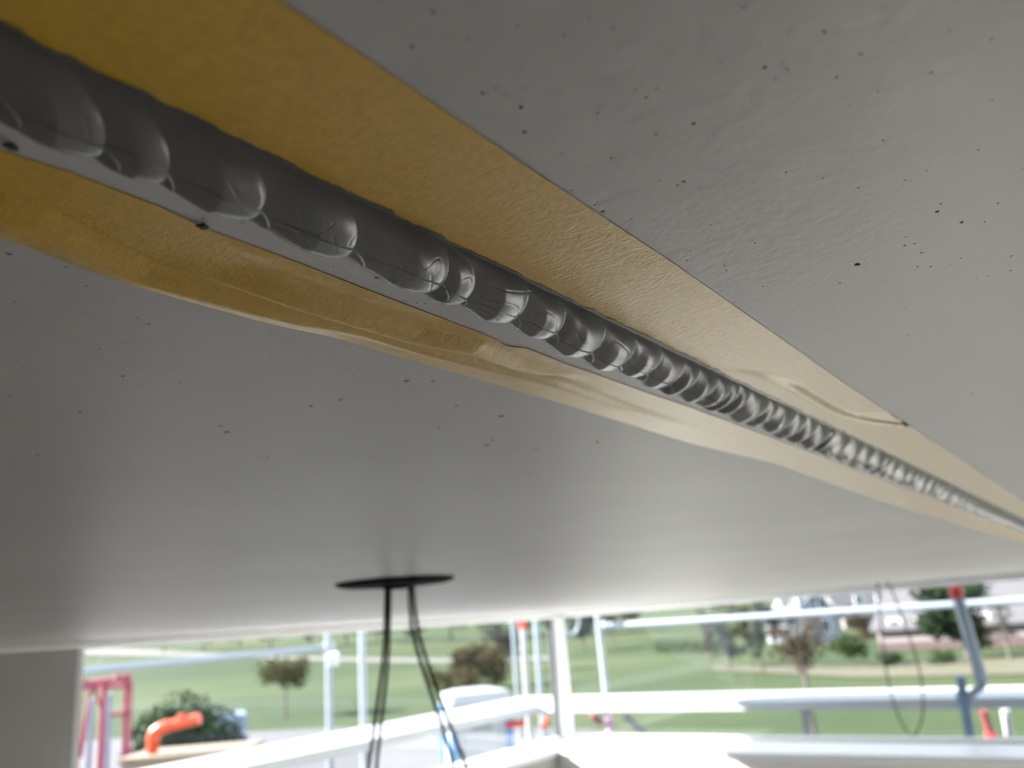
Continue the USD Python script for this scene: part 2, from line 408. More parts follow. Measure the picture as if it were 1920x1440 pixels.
def dab(sf, tc, w, e, back, lip, length, tail, idx, lean):
    """One thumb-pressed dab: its rounded front at sf, half width w about tc, deepest e (in units of H), shallower towards its back."""
    lo, hi = np.searchsorted(s1, sf - length * 1.6), np.searchsorted(s1, sf + w * 1.2)
    if hi <= lo:
        return
    sl = np.s_[lo:hi]
    front, _ = front_of(sf, tc, w, lean, back, Tg[sl])
    q = front - Sg[sl]
    far = w * (1 - .30 * np.clip(q / length, 0, 1) ** 1.3)      # narrower towards the back, so that the far edge is scalloped
    u = (Tg[sl] - tc) / np.where(Tg[sl] > tc, far, w)
    out = np.abs(u) >= 1
    u = np.clip(u, -1, 1)
    kf = float(np.clip((sf - 2) / 3, 0, 1))
    k0 = .74 - .10 * kf
    a = (k0 + (1 - k0) * np.clip((u + 1) / 1.55, 0, 1)) * np.where(u < 0, (1 - np.abs(u) ** (2.6 - .9 * kf)) ** (.5 + .35 * kf), np.sqrt(1 - np.abs(u) ** 3.3))
    x = np.clip(q / lip, 0, 1)
    rise = .58 + .42 * np.sqrt(np.clip(1 - (1 - x) ** 2, 0, 1))
    y = np.clip((q - lip * .7) / length, 0, 1.3)
    fall = 1 - tail * y
    dd = np.where((q > 0) & ~out, e * a * rise * np.clip(fall, 0, 1), 0)
    better = dd > depth[sl]
    depth[sl] = np.where(better, dd, depth[sl])
    own_q[sl] = np.where(better, q, own_q[sl]); own_i[sl] = np.where(better, idx, own_i[sl])

TC = 1.398
dabs = []
for i, sf in enumerate(fronts):
    prev = sf - fronts[i - 1] if i else .25
    w = .103 + .016 * min(1, sf / 3.5) + rb.uniform(-.006, .012)
    e = (.070 + .016 * min(1, prev / .3) + .012 * min(1, sf / 4)) * rb.uniform(.95, 1.06) + .02 * np.clip((sf - 4) / 8, 0, 1)
    tc = 1.296 + w + rb.uniform(-.003, .003)
    lean = .42 + rb.uniform(-.08, .08)
    dabs.append((sf + .035, tc, w, e, lean))
    dab(sf + .035, tc, w, e, back=.17 + rb.uniform(-.03, .04), lip=min(.17, .62 * prev + .02), length=prev * (1.15 - .25 * min(1, max(0, (sf - 2.5) / 3))) + .06 - .03 * min(1, sf / 5), tail=.66 + .12 * min(1, sf / 5) + rb.uniform(-.06, .06), idx=i, lean=lean)
# squeezed-out petals along the far side of the dabs: a slightly raised rim that ends in a fine step
def petal(sc, tcn, ra, rt, h, tilt):
    lo, hi = np.searchsorted(s1, sc - ra * 1.6), np.searchsorted(s1, sc + ra * 1.6)
    sl = np.s_[lo:hi]
    x = (Sg[sl] - sc - tilt * (Tg[sl] - tcn)) / ra
    y = (Tg[sl] - tcn) / rt
    r = np.sqrt(x * x + y * y)
    side = np.clip(.5 + .5 * (x * .9 - y * .35) / np.maximum(r, 1e-6), 0, 1)
    add = np.where(r < 1, h * (np.clip(r, 0, 1) ** 4 * side + .25 * (1 - r * r)), 0)
    depth[sl] += add * np.clip(depth[sl] / .03, 0, 1)
for i, (sf, tc, w, e, lean) in enumerate(dabs):
    if sf > 12 or sf < .4:
        continue
    gap = sf - dabs[i - 1][0] if i else .25
    petal(sf - .03 - gap * .22, tc + .40 * w + rb.uniform(-.006, .006), min(.15, gap * .5) + .02, .052 + rb.uniform(-.006, .010), .0044 * rb.uniform(.6, 1.2), .5)
    if gap > .27:
        petal(sf - gap * .66, tc + .35 * w, .075, .042, .0020, .5)
# fine drag lines left by the thumb, parallel to each dab's front
lines = meshkit.noise(np.stack([own_q * 110, own_i * 7.3, Tg * 6], -1), 2) - .5
lines2 = meshkit.noise(np.stack([own_q * 20, own_i * 3.1, Tg * 3], -1), 6) - .5
body = np.clip(depth / .03, 0, 1)
depth = depth + body * (.00042 * lines + .0032 * lines2)
depth += body * .0022 * (meshkit.fbm(np.stack([Sg * 5, Tg * 8, 0 * Sg], -1), 3, 9) - .5)
# fine folds: narrow grooves that hook up from the far edge
def groove(px, wd, dp):
    q = ceil_st(px)
    q = q * (1 - .065)                           # seen on the bead's surface, a little nearer than the ceiling
    q = smooth_path(q, 60)
    lo, hi = np.searchsorted(s1, q[:, 0].min() - .05), np.searchsorted(s1, q[:, 0].max() + .05)
    P = np.stack([Sg[lo:hi], Tg[lo:hi]], -1)
    best = np.full(P.shape[:2], 9.0)
    for a, b in zip(q[:-1], q[1:]):
        ab = b - a
        k = np.clip(((P - a) @ ab) / (ab @ ab + 1e-12), 0, 1)
        best = np.minimum(best, np.linalg.norm(P - a - k[..., None] * ab, axis=-1))
    depth[lo:hi] -= dp * np.clip(1 - best / wd, 0, 1) ** 1.0 * np.clip(depth[lo:hi] / .02, 0, 1)
for px in [[(155, 226), (163, 242), (167, 262)], [(485, 397), (472, 408), (462, 420)], [(562, 397), (566, 410), (568, 418)], [(623, 438), (628, 452), (631, 468)],
           [(655, 460), (672, 447), (700, 445), (740, 470), (757, 498), (768, 512)], [(786, 495), (798, 500), (820, 497), (829, 503), (818, 512)], [(809, 512), (808, 528), (804, 545)],
           [(866, 530), (878, 530), (883, 548), (876, 575)], [(892, 575), (910, 562), (940, 566), (965, 575), (973, 590), (960, 612), (955, 617)], [(900, 562), (920, 546), (935, 550), (970, 562), (1000, 572)],
           [(890, 578), (910, 585), (920, 595), (917, 603)], [(890, 575), (915, 580), (930, 592)], [(1000, 596), (1012, 590), (1030, 594), (1045, 614), (1040, 634), (1015, 648)], [(975, 605), (992, 608), (996, 625), (985, 638)],
           [(1055, 626), (1075, 624), (1095, 640), (1120, 645), (1128, 658), (1118, 668)], [(1070, 655), (1090, 664), (1100, 662)], [(1150, 646), (1175, 660), (1188, 680), (1190, 688)], [(1200, 682), (1222, 695), (1221, 708)],
           [(240, 308), (300, 345), (330, 365)], [(430, 340), (450, 372), (462, 395)], [(490, 420), (540, 425), (580, 430), (625, 422)]]:
    groove(px, .0042, .0011)
# the thin ragged film along the near edge, over the tape
film = (.0018 + .0012 * meshkit.noise(np.stack([Sg * 30, Tg * 20, 0 * Sg], -1), 8)) 
edge_near = 1.272 + .020 * meshkit.fbm(np.stack([s1 * 22, 0 * s1, 0 * s1], -1), 4, 12)
edge_far = 1.455 + .05 * meshkit.fbm(np.stack([s1 * 5, 0 * s1, 0 * s1 + 4], -1), 3, 13)
film_on = (Tg > edge_near[:, None]) & (Tg < edge_far[:, None])
depth = np.maximum(depth, np.where(film_on, film, 0))
zz = CEIL - np.where(depth > 1e-5, depth * H + .00014, -.0006)
ok = depth > 1e-5
f = grid_faces(len(s1), NT)
okv = ok.ravel()
f = f[okv[f].any(1)]
m = trimesh.Trimesh(np.c_[Sg.ravel() * H, Tg.ravel() * H, zz.ravel()], f, process=False)
vv = m.vertices; k = f[len(f) // 2]
if np.cross(vv[k[1]] - vv[k[0]], vv[k[2]] - vv[k[0]])[2] > 0:
    m.invert()
m.remove_unreferenced_vertices()
single('sealant_bead', m, seal_mat, 'long grey sealant bead smoothed into overlapping dabs along the ceiling joint', 'sealant', smooth=True)

def crumb(px, py, size, label, seed):
    p = on_z(px, py, CEIL - .0008)
    b = trimesh.creation.icosphere(2, 1.0)
    nn = meshkit.fbm(b.vertices * 1.6 + seed, 3, seed) - .5
    b.vertices *= (1 + 1.7 * nn)[:, None]
    b.vertices *= np.array([1.3, .7, .45]) * size
    b.apply_translation(p)
    single('sealant_crumb', b, crumb_mat, label, 'sealant crumb')
crumb(380, 425, .00105, 'torn grey sealant crumb stuck on the inner edge of the lower tape', 3)
crumb(20, 276, .0009, 'dark sealant crumb at the left end of the lower tape edge', 5)

# ------------------------------------------------------------------ ceiling outlet with cables
c0 = on_z(741, 1089, CEIL)
o = Thing('ceiling_outlet', 'round black cover plate of a ceiling outlet with cables hanging out', 'ceiling outlet', at=(c0[0], c0[1], CEIL))
o.part('cover_plate', moved(lathe([(0, -.0075), (.030, -.0075), (.060, -.0072), (.078, -.006), (.086, -.0035), (.089, -.0002), (.0, -.0002)], 48), *o.at), black_mat)
o.part('collar', moved(lathe([(0, -.012), (.016, -.012), (.019, -.010), (.020, -.0074), (0, -.0074)], 24), *o.at), black_mat)
ax0 = (c0 - EYE) @ fw
def hang(pixels, near=0.0):
    return smooth_path([on_axial(x, y, ax0 + near) for x, y in pixels], 50)
for k, px in enumerate([[(725, 1090), (723, 1150), (719, 1230), (709, 1310), (698, 1390), (690, 1450), (686, 1490)], [(731, 1090), (730, 1150), (727, 1240), (719, 1320), (711, 1390), (705, 1450), (703, 1490)],
                        [(767, 1088), (769, 1140), (774, 1185), (790, 1245), (815, 1320), (838, 1390), (848, 1430), (856, 1480)], [(774, 1088), (778, 1140), (785, 1185), (804, 1250), (831, 1325), (856, 1390), (875, 1440), (888, 1490)]]):
    o.part('cable', tube(hang(px, .004 * k), .0028, 10), cable_mat)
c1 = on_z(1652, 1077, CEIL)
l = Thing('cable_loop', 'thin dark cable loop hanging from the ceiling before the right-hand window', 'cable', at=(c1[0], c1[1], CEIL))
ax1 = (on_x(1652, 1081, RX - 0.9) - EYE) @ fw
c1 = on_axial(1652, 1081, ax1)
path = [(1645, 1083), (1648, 1130), (1655, 1200), (1664, 1270), (1680, 1330), (1697, 1366), (1704, 1376)]
path2 = [(1657, 1080), (1680, 1125), (1700, 1180), (1720, 1240), (1731, 1310), (1728, 1350), (1712, 1382)]
top = CEIL - .001
pa = smooth_path([on_axial(x, y, ax1) for x, y in path], 40); pb = smooth_path([on_axial(x, y, ax1) for x, y in path2], 40)
pa[0][2] = min(pa[0][2], top); pb[0][2] = min(pb[0][2], top)
up = lambda p: np.vstack([[p[0][0], p[0][1], top], p]) if top - p[0][2] > .002 else p
l.part('cable', tube(up(pa), .0042, 8), cable_mat)
l.part('cable', tube(up(pb), .0042, 8), cable_mat)

# ------------------------------------------------------------------ outside: ground
YARD = -1.0
def ground_z(x, y):
    r = np.hypot(x, y)
    return YARD + 0.045 * np.clip(r - 95, 0, 420) + 0.0001 * np.clip(r - 95, 0, 60) ** 2

def hit(px, py):
    r = ray(px, py) / F
    k = np.geomspace(6, 900, 4000)
    p = EYE + r * k[:, None]
    below = np.nonzero(p[:, 2] <= ground_z(p[:, 0], p[:, 1]))[0]
    q = p[below[0]] if len(below) else p[-1]
    q[2] = ground_z(q[0], q[1])
    return q

grass_mat = M('meadow_grass', {'g': ('geometry', {}), 'n': ('noise_texture', {'scale': 0.035, 'detail': 5.0}), 'n2': ('noise_texture', {'scale': 2.0, 'detail': 4.0}),
                               'a': ('math', {'math_type': 'multiply_add', 'value2': 0.35}),
                               'r': ('rgb_ramp', {'ramp': [(0.42, (0.019, 0.031, 0.0125)), (0.62, (0.027, 0.040, 0.0155)), (0.8, (0.043, 0.052, 0.021))]}),
                               'p': ('principled_bsdf', {'roughness': 0.9, 'specular_ior_level': 0.1})},
              [('g.position', 'n.vector'), ('g.position', 'n2.vector'), ('n2.fac', 'a.value1'), ('n.fac', 'a.value3'), ('a.value', 'r.fac'), ('r.color', 'p.base_color')])
yard_mat = plain('paved_yard', (0.045, 0.043, 0.051), 0.85, noise=0.08, scale=2.0)
road_mat = plain('pale_gravel', (0.072, 0.065, 0.058), 0.9, noise=0.06, scale=0.8)
az = np.linspace(math.radians(-60), math.radians(150), 150)
rr = np.r_[np.linspace(8.2, 95, 30), np.geomspace(96, 900, 60)]
A, Rr = np.meshgrid(az, rr, indexing='ij')
X, Y = Rr * np.cos(A), Rr * np.sin(A)
Z = ground_z(X, Y)
gm = trimesh.Trimesh(np.c_[X.ravel(), Y.ravel(), Z.ravel()], grid_faces(len(az), len(rr)), process=False)
if gm.face_normals[:, 2].mean() < 0:
    gm.invert()
single('meadow', gm, grass_mat, 'green meadow rising to a low hill beyond the building site', kind='structure', smooth=True)
from shapely.geometry import Polygon
def slab_of(poly, z0, z1):
    m = trimesh.creation.extrude_polygon(Polygon(poly), z1 - z0, engine='earcut'); m.apply_translation([0, 0, z0]); return m
single('yard', slab_of([(5.75, -6), (9.5, -4), (12, 6), (24.5, 13), (26.5, 20), (25.5, 29), (22, 38), (8, 60), (-30, 60), (-30, 3.7), (5.75, 3.7)], YARD - .3, YARD + .02), yard_mat,
       'grey paved yard between the house and the meadow', kind='structure', smooth=False)

def track(name, rows, label, mat):
    up, lo = [], []
    for x, y0, y1 in rows:
        up.append(hit(x, y0) + [0, 0, .05]); lo.append(hit(x, y1) + [0, 0, .05])
    v = np.array(up + lo); n = len(up)
    m = trimesh.Trimesh(v, grid_faces(2, n), process=False)
    if m.face_normals[:, 2].mean() < 0:
        m.invert()
    v2 = m.vertices - [0, 0, .3]
    single(name, cat(m, trimesh.Trimesh(v2, m.faces[:, ::-1], process=False)), mat, label, kind='structure', smooth=False)
track('gravel_road', [(60, 1212, 1226), (200, 1216, 1228), (300, 1220, 1230), (420, 1226, 1232), (560, 1231, 1238), (700, 1234, 1242), (860, 1236, 1244), (1040, 1230, 1238)], 'pale gravel road crossing the meadow', road_mat)

# ------------------------------------------------------------------ outside: plants
def leaf_mat(name, c):
    c = np.array(c)
    return M(name, {'o': ('geometry', {}), 'r': ('rgb_ramp', {'ramp': [(0, tuple(c * .6)), (1, tuple(np.minimum(c * 1.4, 1)))]}), 'd': ('diffuse_bsdf', {}), 't': ('translucent_bsdf', {}), 'm': ('mix_closure', {'fac': .3})},
             [('o.random_per_island', 'r.fac'), ('r.color', 'd.color'), ('r.color', 't.color'), ('d.BSDF', 'm.closure1'), ('t.BSDF', 'm.closure2')], 'm.closure')
leaf = {k: leaf_mat('leaves_' + k, c) for k, c in dict(dark=(0.042, 0.068, 0.036), mid=(0.075, 0.11, 0.044), olive=(0.085, 0.08, 0.042), brown=(0.095, 0.072, 0.046), orange=(0.20, 0.105, 0.04), blue=(0.085, 0.105, 0.10), grey=(0.085, 0.08, 0.072)).items()}
bark = plain('bark', (0.07, 0.057, 0.048), 0.9, noise=.2, scale=8.0)

def leaves(blobs, n, size, seed):
    """n small leaf cards with a fold along the middle, spread through ellipsoids (centre, radii)."""
    g = np.random.default_rng(seed)
    w = np.array([b[1][0] * b[1][1] * b[1][2] for b in blobs]); w = w / w.sum()
    which = g.choice(len(blobs), n, p=w)
    u = g.normal(size=(n, 3)); u /= np.linalg.norm(u, axis=1, keepdims=True)
    u *= (g.uniform(0, 1, n) ** (1 / 2.2))[:, None]
    c = np.array([b[0] for b in blobs])[which] + u * np.array([b[1] for b in blobs])[which]
    a = g.normal(size=(n, 3)); a /= np.linalg.norm(a, axis=1, keepdims=True)
    b = np.cross(a, g.normal(size=(n, 3))); b /= np.linalg.norm(b, axis=1, keepdims=True)
    nn = np.cross(a, b)
    s = size * g.uniform(.7, 1.4, n)[:, None]
    v = np.stack([c - a * s, c + b * s * .55 + nn * s * .2, c + a * s, c - b * s * .55 + nn * s * .2], 1).reshape(-1, 3)
    k = np.arange(n)[:, None] * 4
    f = np.vstack([k + [0, 1, 2], k + [0, 2, 3]])
    return trimesh.Trimesh(v, f, process=False)

def tree_parts(base, height, crown_r, n, size, seed, trunk=0.3, bare=False, lean=(0, 0)):
    g = np.random.default_rng(seed)
    base = np.asarray(base, float)
    lx, ly = lean
    top = base + [lx, ly, height]
    r = height * .022 + .02
    tr = [tube(smooth_path([base, base + [lx * .4, ly * .4, height * .45], top - [0, 0, height * .12]], 10), np.linspace(r, r * .25, 10), 7)]
    blobs = []
    for i in range(16 if bare else 9):
        a = i * 2.4 + g.uniform(-.4, .4)
        z0 = base + np.array([lx, ly, height]) * g.uniform(trunk, .8)
        e = z0 + np.array([math.cos(a), math.sin(a), 0]) * crown_r * g.uniform(.45, .85) + [0, 0, height * g.uniform(.08, .22)]
        tr.append(tube(smooth_path([z0, (z0 + e) / 2 + [0, 0, .05 * height], e], 6), np.linspace(r * .45, r * .12, 6), 5))
        blobs.append((e, np.array([.5, .5, .42]) * crown_r * g.uniform(.7, 1.1)))
    blobs.append((base + [lx * .8, ly * .8, height * (trunk + .95) / 2], np.array([.6, .6, .3]) * np.array([crown_r, crown_r, height * (1 - trunk)])))
    return cat(*tr), leaves(blobs, n, size, seed + 1)

def tree(name, base, height, crown_r, n, size, seed, mat, label, category='tree', trunk=.3, bare=False, lean=(0, 0), group=None):
    t = Thing(name, label, category, at=base, group=group)
    wood, lv = tree_parts(base, height, crown_r, n, size, seed, trunk, bare, lean)
    t.part('trunk', wood, bark)
    t.part('foliage', lv, mat, smooth=False, kind='stuff')
    return t

def px_tree(name, px, pbase, ptop, half_px, n, mat, label, seed, axial=None, category='tree', **kw):
    b = hit(px, pbase) if axial is None else on_axial(px, pbase, axial)
    ax = (b - EYE) @ fw
    if axial is not None:
        b = np.array([b[0], b[1], ground_z(b[0], b[1])])
    topz = on_axial(px, ptop, ax)[2]
    h = topz - b[2]
    cr = half_px * ax / F
    return tree(name, b, h, cr, n, max(.035, cr * .085), seed, mat, label, category, **kw)

px_tree('young_tree', 535, 1346, 1238, 52, 900, leaf['olive'], 'small brownish tree standing alone on the meadow edge behind the yard', 31, trunk=.5, bare=True)
px_tree('shrub', 905, 1292, 1212, 55, 1500, leaf['brown'], 'reddish brown shrub on the meadow behind the portable toilet', 33, category='shrub', trunk=.1)
px_tree('shrub', 845, 1292, 1248, 40, 900, leaf['olive'], 'low olive shrub left of the reddish brown shrub', 35, category='shrub', trunk=.1)
px_tree('tree', 955, 1262, 1172, 42, 1200, leaf['grey'], 'grey bare tree behind the scaffold poles at the corner', 37, trunk=.25, bare=True)
px_tree('tree', 1095, 1222, 1128, 34, 1500, leaf['blue'], 'dark blue green tree just right of the corner post', 39, trunk=.1)
px_tree('tree', 1148, 1206, 1120, 22, 900, leaf['grey'], 'grey leafless tree beside the dark tree right of the corner post', 41, trunk=.1)
px_tree('tree', 1368, 1257, 1130, 32, 1500, leaf['blue'], 'bluish grey bushy tree at the left end of the tree row', 43, trunk=.08)
px_tree('tree', 1430, 1261, 1122, 24, 1700, leaf['blue'], 'tall dark bluish tree in the middle of the tree row', 45, trunk=.08)
px_tree('tree', 1492, 1254, 1118, 22, 1300, leaf['brown'], 'brown autumn tree at the right end of the tree row', 47, trunk=.1)
px_tree('young_tree', 1535, 1425, 1150, 52, 700, leaf['brown'], 'slim young tree with sparse tan leaves in front of the white gable house', 49, axial=20, trunk=.5, bare=True)
px_tree('conifer', 1815, 1236, 1070, 70, 2600, leaf['dark'], 'dark green conifer behind the red-capped scaffold post', 51, trunk=.02)
px_tree('shrub', 1838, 1222, 1150, 26, 900, leaf['orange'], 'orange autumn shrub beside the pale house', 53, category='shrub', trunk=.1)
px_tree('shrub', 1602, 1252, 1188, 36, 1300, leaf['mid'], 'green shrub left of the pale long house', 55, category='shrub', trunk=.1)
px_tree('shrub', 1672, 1250, 1222, 22, 900, leaf['dark'], 'dark low shrub under the left end of the pale long house', 57, category='shrub', trunk=.05)
px_tree('shrub', 1770, 1246, 1222, 24, 800, leaf['dark'], 'dark low shrub under the middle of the pale long house', 59, category='shrub', trunk=.05)
px_tree('tree', 1895, 1240, 1120, 24, 900, leaf['grey'], 'grey bare tree at the far right of the window', 61, trunk=.2, bare=True)

px_tree('tree', 1334, 1254, 1140, 17, 1500, leaf['grey'], 'pale grey tree at the very left of the tree row, beside the hedge', 65, trunk=.05)
px_tree('tree', 1402, 1250, 1112, 26, 1500, leaf['olive'], 'olive tree behind the gap between the two bluish trees', 67, trunk=.05, axial=68)
px_tree('tree', 1462, 1250, 1108, 30, 1500, leaf['grey'], 'tall grey tree behind the brown autumn tree', 69, trunk=.05, axial=68)
px_tree('tree', 1625, 1240, 1135, 26, 1200, leaf['brown'], 'brown tree between the white gable house and the pale long house', 73, trunk=.08, axial=70)
track('dry_verge', [(1335, 1251, 1258), (1450, 1250, 1264), (1600, 1248, 1272), (1760, 1242, 1270), (1930, 1234, 1266)], 'strip of dry tan grass below the houses', plain('dry_grass', (.052, .046, .021), .9, noise=.15, scale=1.5))

def hedge(name, px0, px1, pbase, ptop, mat, label, seed, axial=None):
    a = hit(px0, pbase) if axial is None else on_axial(px0, pbase, axial)
    b = hit(px1, pbase) if axial is None else on_axial(px1, pbase, axial)
    for q in (a, b):
        q[2] = ground_z(q[0], q[1])
    ax = ((a + b) / 2 - EYE) @ fw
    h = on_axial((px0 + px1) / 2, ptop, ax)[2] - a[2]
    t = Thing(name, label, 'hedge', at=(a + b) / 2)
    m = 7
    blobs = [(a + (b - a) * (i + .5) / m + [0, 0, h * .5], np.array([np.linalg.norm(b - a) / m * .75, h * .5, h * .52])) for i in range(m)]
    t.part('foliage', leaves(blobs, 2600, h * .07, seed), mat, smooth=False, kind='stuff')
    t.part('stem', cat(*[tube([c - [0, 0, h * .5], c + [0, 0, h * .3]], .04, 6) for c, _ in blobs]), bark, kind='stuff')
hedge('hedge', 1232, 1352, 1224, 1198, leaf['mid'], 'long low green hedge on the meadow right of the corner', 63)

# the big dark bush beside the red steel rack
bb = on_axial(355, 1440, 19.0); bb[2] = YARD
t = Thing('garden_bush', 'large dense dark green bush beside the red steel rack', 'bush', at=bb)
side = RT / np.linalg.norm(RT[:2]); side = np.array([RT[0], RT[1], 0]); side /= np.linalg.norm(side)
blobs = []
for off, zc, rad, rz in [(-.75, 1.2, .75, 1.5), (-.2, 1.5, .85, 1.55), (.45, 1.25, .8, 1.4), (1.0, .8, .55, 1.1), (.1, .5, 1.25, .8), (-1.05, .7, .5, 1.2)]:
    blobs.append((bb + side * off + [0, 0, zc], np.array([rad, rad, rz * .75])))
t.part('foliage', leaves(blobs, 7000, .075, 71), leaf['dark'], smooth=False, kind='stuff')
t.part('stem', cat(*[tube([bb + side * o, bb + side * o * 1.4 + [0, 0, 1.4]], np.array([.05, .02]), 7) for o in (-.4, -.1, .2, .5)]), bark, kind='stuff')

# trees along the top of the hill, copies of three kinds
kinds = []
for i, (mt, hh, cr) in enumerate([(leaf['dark'], 6.5, 2.6), (leaf['grey'], 6.0, 2.4), (leaf['blue'], 7.5, 2.7)]):
    kinds.append((mt, hh, cr))
far = [(x, y) for x, y in zip(np.linspace(310, 1180, 14), [0] * 14)]
g = np.random.default_rng(91)
first = {}
HILL = 'distant trees along the top of the hill'
HL = 'distant tree in the dark row along the top of the hill'
for i, (x, _) in enumerate(far):
    base = hit(x + g.uniform(-8, 8), 1222 - .041 * (x - 330) + g.uniform(-2, 2))
    kd = i % 3
    if kd not in first:
        mt, hh, cr = kinds[kd]
        first[kd] = tree('hill_tree', base, hh, cr, 420, .34, 100 + kd, mt, HL, 'tree', trunk=.12, group=HILL)
    else:
        sc = g.uniform(.75, 1.2)
        copy_of(first[kd], 'hill_tree', base, g.uniform(0, 360), (sc, sc, sc * g.uniform(.85, 1.1)), HL, 'tree', HILL)

# ------------------------------------------------------------------ outside: houses
def house(name, label, px0, px1, pbase, pwall, axial, depth, roof_h, wallm, roofm, ridge_along=True, windows=(), base_m=None, win_m=None, chimney=None, base_h=.8, turn=0.0):
    a, b = on_axial(px0, pbase, axial), on_axial(px1, pbase, axial)
    zb = min(ground_z(*a[:2]), ground_z(*b[:2])) - .1
    zw = on_axial((px0 + px1) / 2, pwall, axial)[2]
    L = np.linalg.norm((b - a)[:2])
    ex = (b - a); ex[2] = 0; ex /= np.linalg.norm(ex)
    ct, st = math.cos(turn), math.sin(turn)
    ex = np.array([ex[0] * ct + ex[1] * st, ex[1] * ct - ex[0] * st, 0]); L = L / (ct - .12 * st)
    ey = np.array([-ex[1], ex[0], 0]); ey = ey if ey @ fw > 0 else -ey
    o = np.array([a[0], a[1], zb]); hw = zw - zb
    W = np.eye(4); W[:3, 0], W[:3, 1], W[:3, 2], W[:3, 3] = ex, ey, [0, 0, 1], o
    def put(m):
        m = m.copy(); m.apply_transform(W)
        if np.linalg.det(W[:3, :3]) < 0: m.invert()
        return m
    t = Thing(name, label, 'house', at=o)
    if ridge_along:
        gable = trimesh.convex.convex_hull(np.array([(x, y, z) for x in (0, L) for y, z in ((0, 0), (depth, 0), (0, hw), (depth, hw), (depth / 2, hw + roof_h))]))
        roofs = [((-.3, L + .3), [(-.45, hw - .25), (depth / 2, hw + roof_h + .06)]), ((-.3, L + .3), [(depth + .45, hw - .25), (depth / 2, hw + roof_h + .06)])]
        rm = [trimesh.convex.convex_hull(np.array([(x, y, z + q) for x in xs for y, z in yz for q in (0, .18)])) for xs, yz in roofs]
    else:
        gable = trimesh.convex.convex_hull(np.array([(x, y, z) for y in (0, depth) for x, z in ((0, 0), (L, 0), (0, hw), (L, hw), (L / 2, hw + roof_h))]))
        roofs = [((-.4, depth + .4), [(-.45, hw - .25), (L / 2, hw + roof_h + .06)]), ((-.4, depth + .4), [(L + .45, hw - .25), (L / 2, hw + roof_h + .06)])]
        rm = [trimesh.convex.convex_hull(np.array([(x, y, z + q) for y in ys for x, z in xz for q in (0, .18)])) for ys, xz in roofs]
    t.part('wall', put(gable), wallm, smooth=False)
    for m in rm:
        t.part('roof', put(m), roofm, smooth=False)
    if base_m:
        t.part('plinth', put(box(-.02, L + .02, -.05, depth + .05, 0, base_h)), base_m, smooth=False)
    for x, z, ww, wh in windows:
        fr = cat(box(x, x + ww, -.07, .02, z, z + .07), box(x, x + ww, -.07, .02, z + wh - .07, z + wh), box(x, x + .07, -.07, .02, z, z + wh), box(x + ww - .07, x + ww, -.07, .02, z, z + wh))
        p = t.part('window', put(fr), house_frame, smooth=False)
        t.part('pane', put(box(x + .06, x + ww - .06, -.04, -.01, z + .06, z + wh - .06)), house_glass, smooth=False, under=p)
    if chimney:
        cx, cy = chimney
        t.part('chimney', put(box(cx, cx + .6, cy, cy + .6, hw, hw + roof_h + .9)), chim_m, smooth=False)
    return t
house_frame = plain('house_window_frame', (.7, .7, .7), .5)
house_glass = plain('house_window_glass', (.05, .06, .08), .1)
chim_m = plain('chimney_brick', (.35, .22, .18), .9)
white_wall = plain('white_render', (.16, .17, .19), .8)
pink_wall = plain('pale_pink_render', (.14, .12, .12), .8)
grey_roof = plain('grey_roof_tiles', (.060, .056, .062), .8, noise=.1, scale=3.0)
light_roof = plain('light_sheet_roof', (.18, .21, .25), .35)
blue_roof = plain('blue_grey_roof', (.09, .125, .20), .6)
red_base = plain('reddish_plinth', (.055, .03, .03), .8)
house('house', 'white gable house with bright pale roof behind the slim young tree', 1496, 1588, 1225, 1158, 78.0, 9.0, 2.2, white_wall, light_roof, ridge_along=False, windows=[(.7, 3.0, .9, 1.2), (2.6, 3.0, .9, 1.2), (.7, .9, .9, 1.3), (2.6, .9, .9, 1.3)])
house('house', 'long low pale pink house with grey roof and reddish plinth', 1652, 1872, 1232, 1168, 58.0, 8.0, 2.3, pink_wall, grey_roof, windows=[(.9, 1.35, .9, .8), (2.7, 1.35, .9, .8), (4.6, 1.35, .9, .8), (6.4, 1.35, .9, .8)], base_m=red_base, chimney=(2.6, 3.0), base_h=.62, turn=math.radians(42))
house('house', 'grey roofed house standing behind the long pale pink house', 1590, 1735, 1200, 1150, 95.0, 9.0, 3.0, pink_wall, grey_roof, windows=[(1.5, 2.5, 1.0, 1.2), (4.0, 2.5, 1.0, 1.2), (6.5, 2.5, 1.0, 1.2)], chimney=(5.5, 4.0))
house('house', 'blue roofed house half hidden by the white gable house', 1548, 1612, 1190, 1128, 110.0, 8.0, 2.0, white_wall, blue_roof, windows=[(.8, 2.6, 1.0, 1.2), (2.6, 2.6, 1.0, 1.2)])
house('house', 'grey roofed house at the far right edge of the window', 1874, 2060, 1232, 1148, 62.0, 9.0, 2.6, white_wall, grey_roof, windows=[(.8, 1.2, 1.0, 1.2), (3.0, 1.2, 1.0, 1.2)])

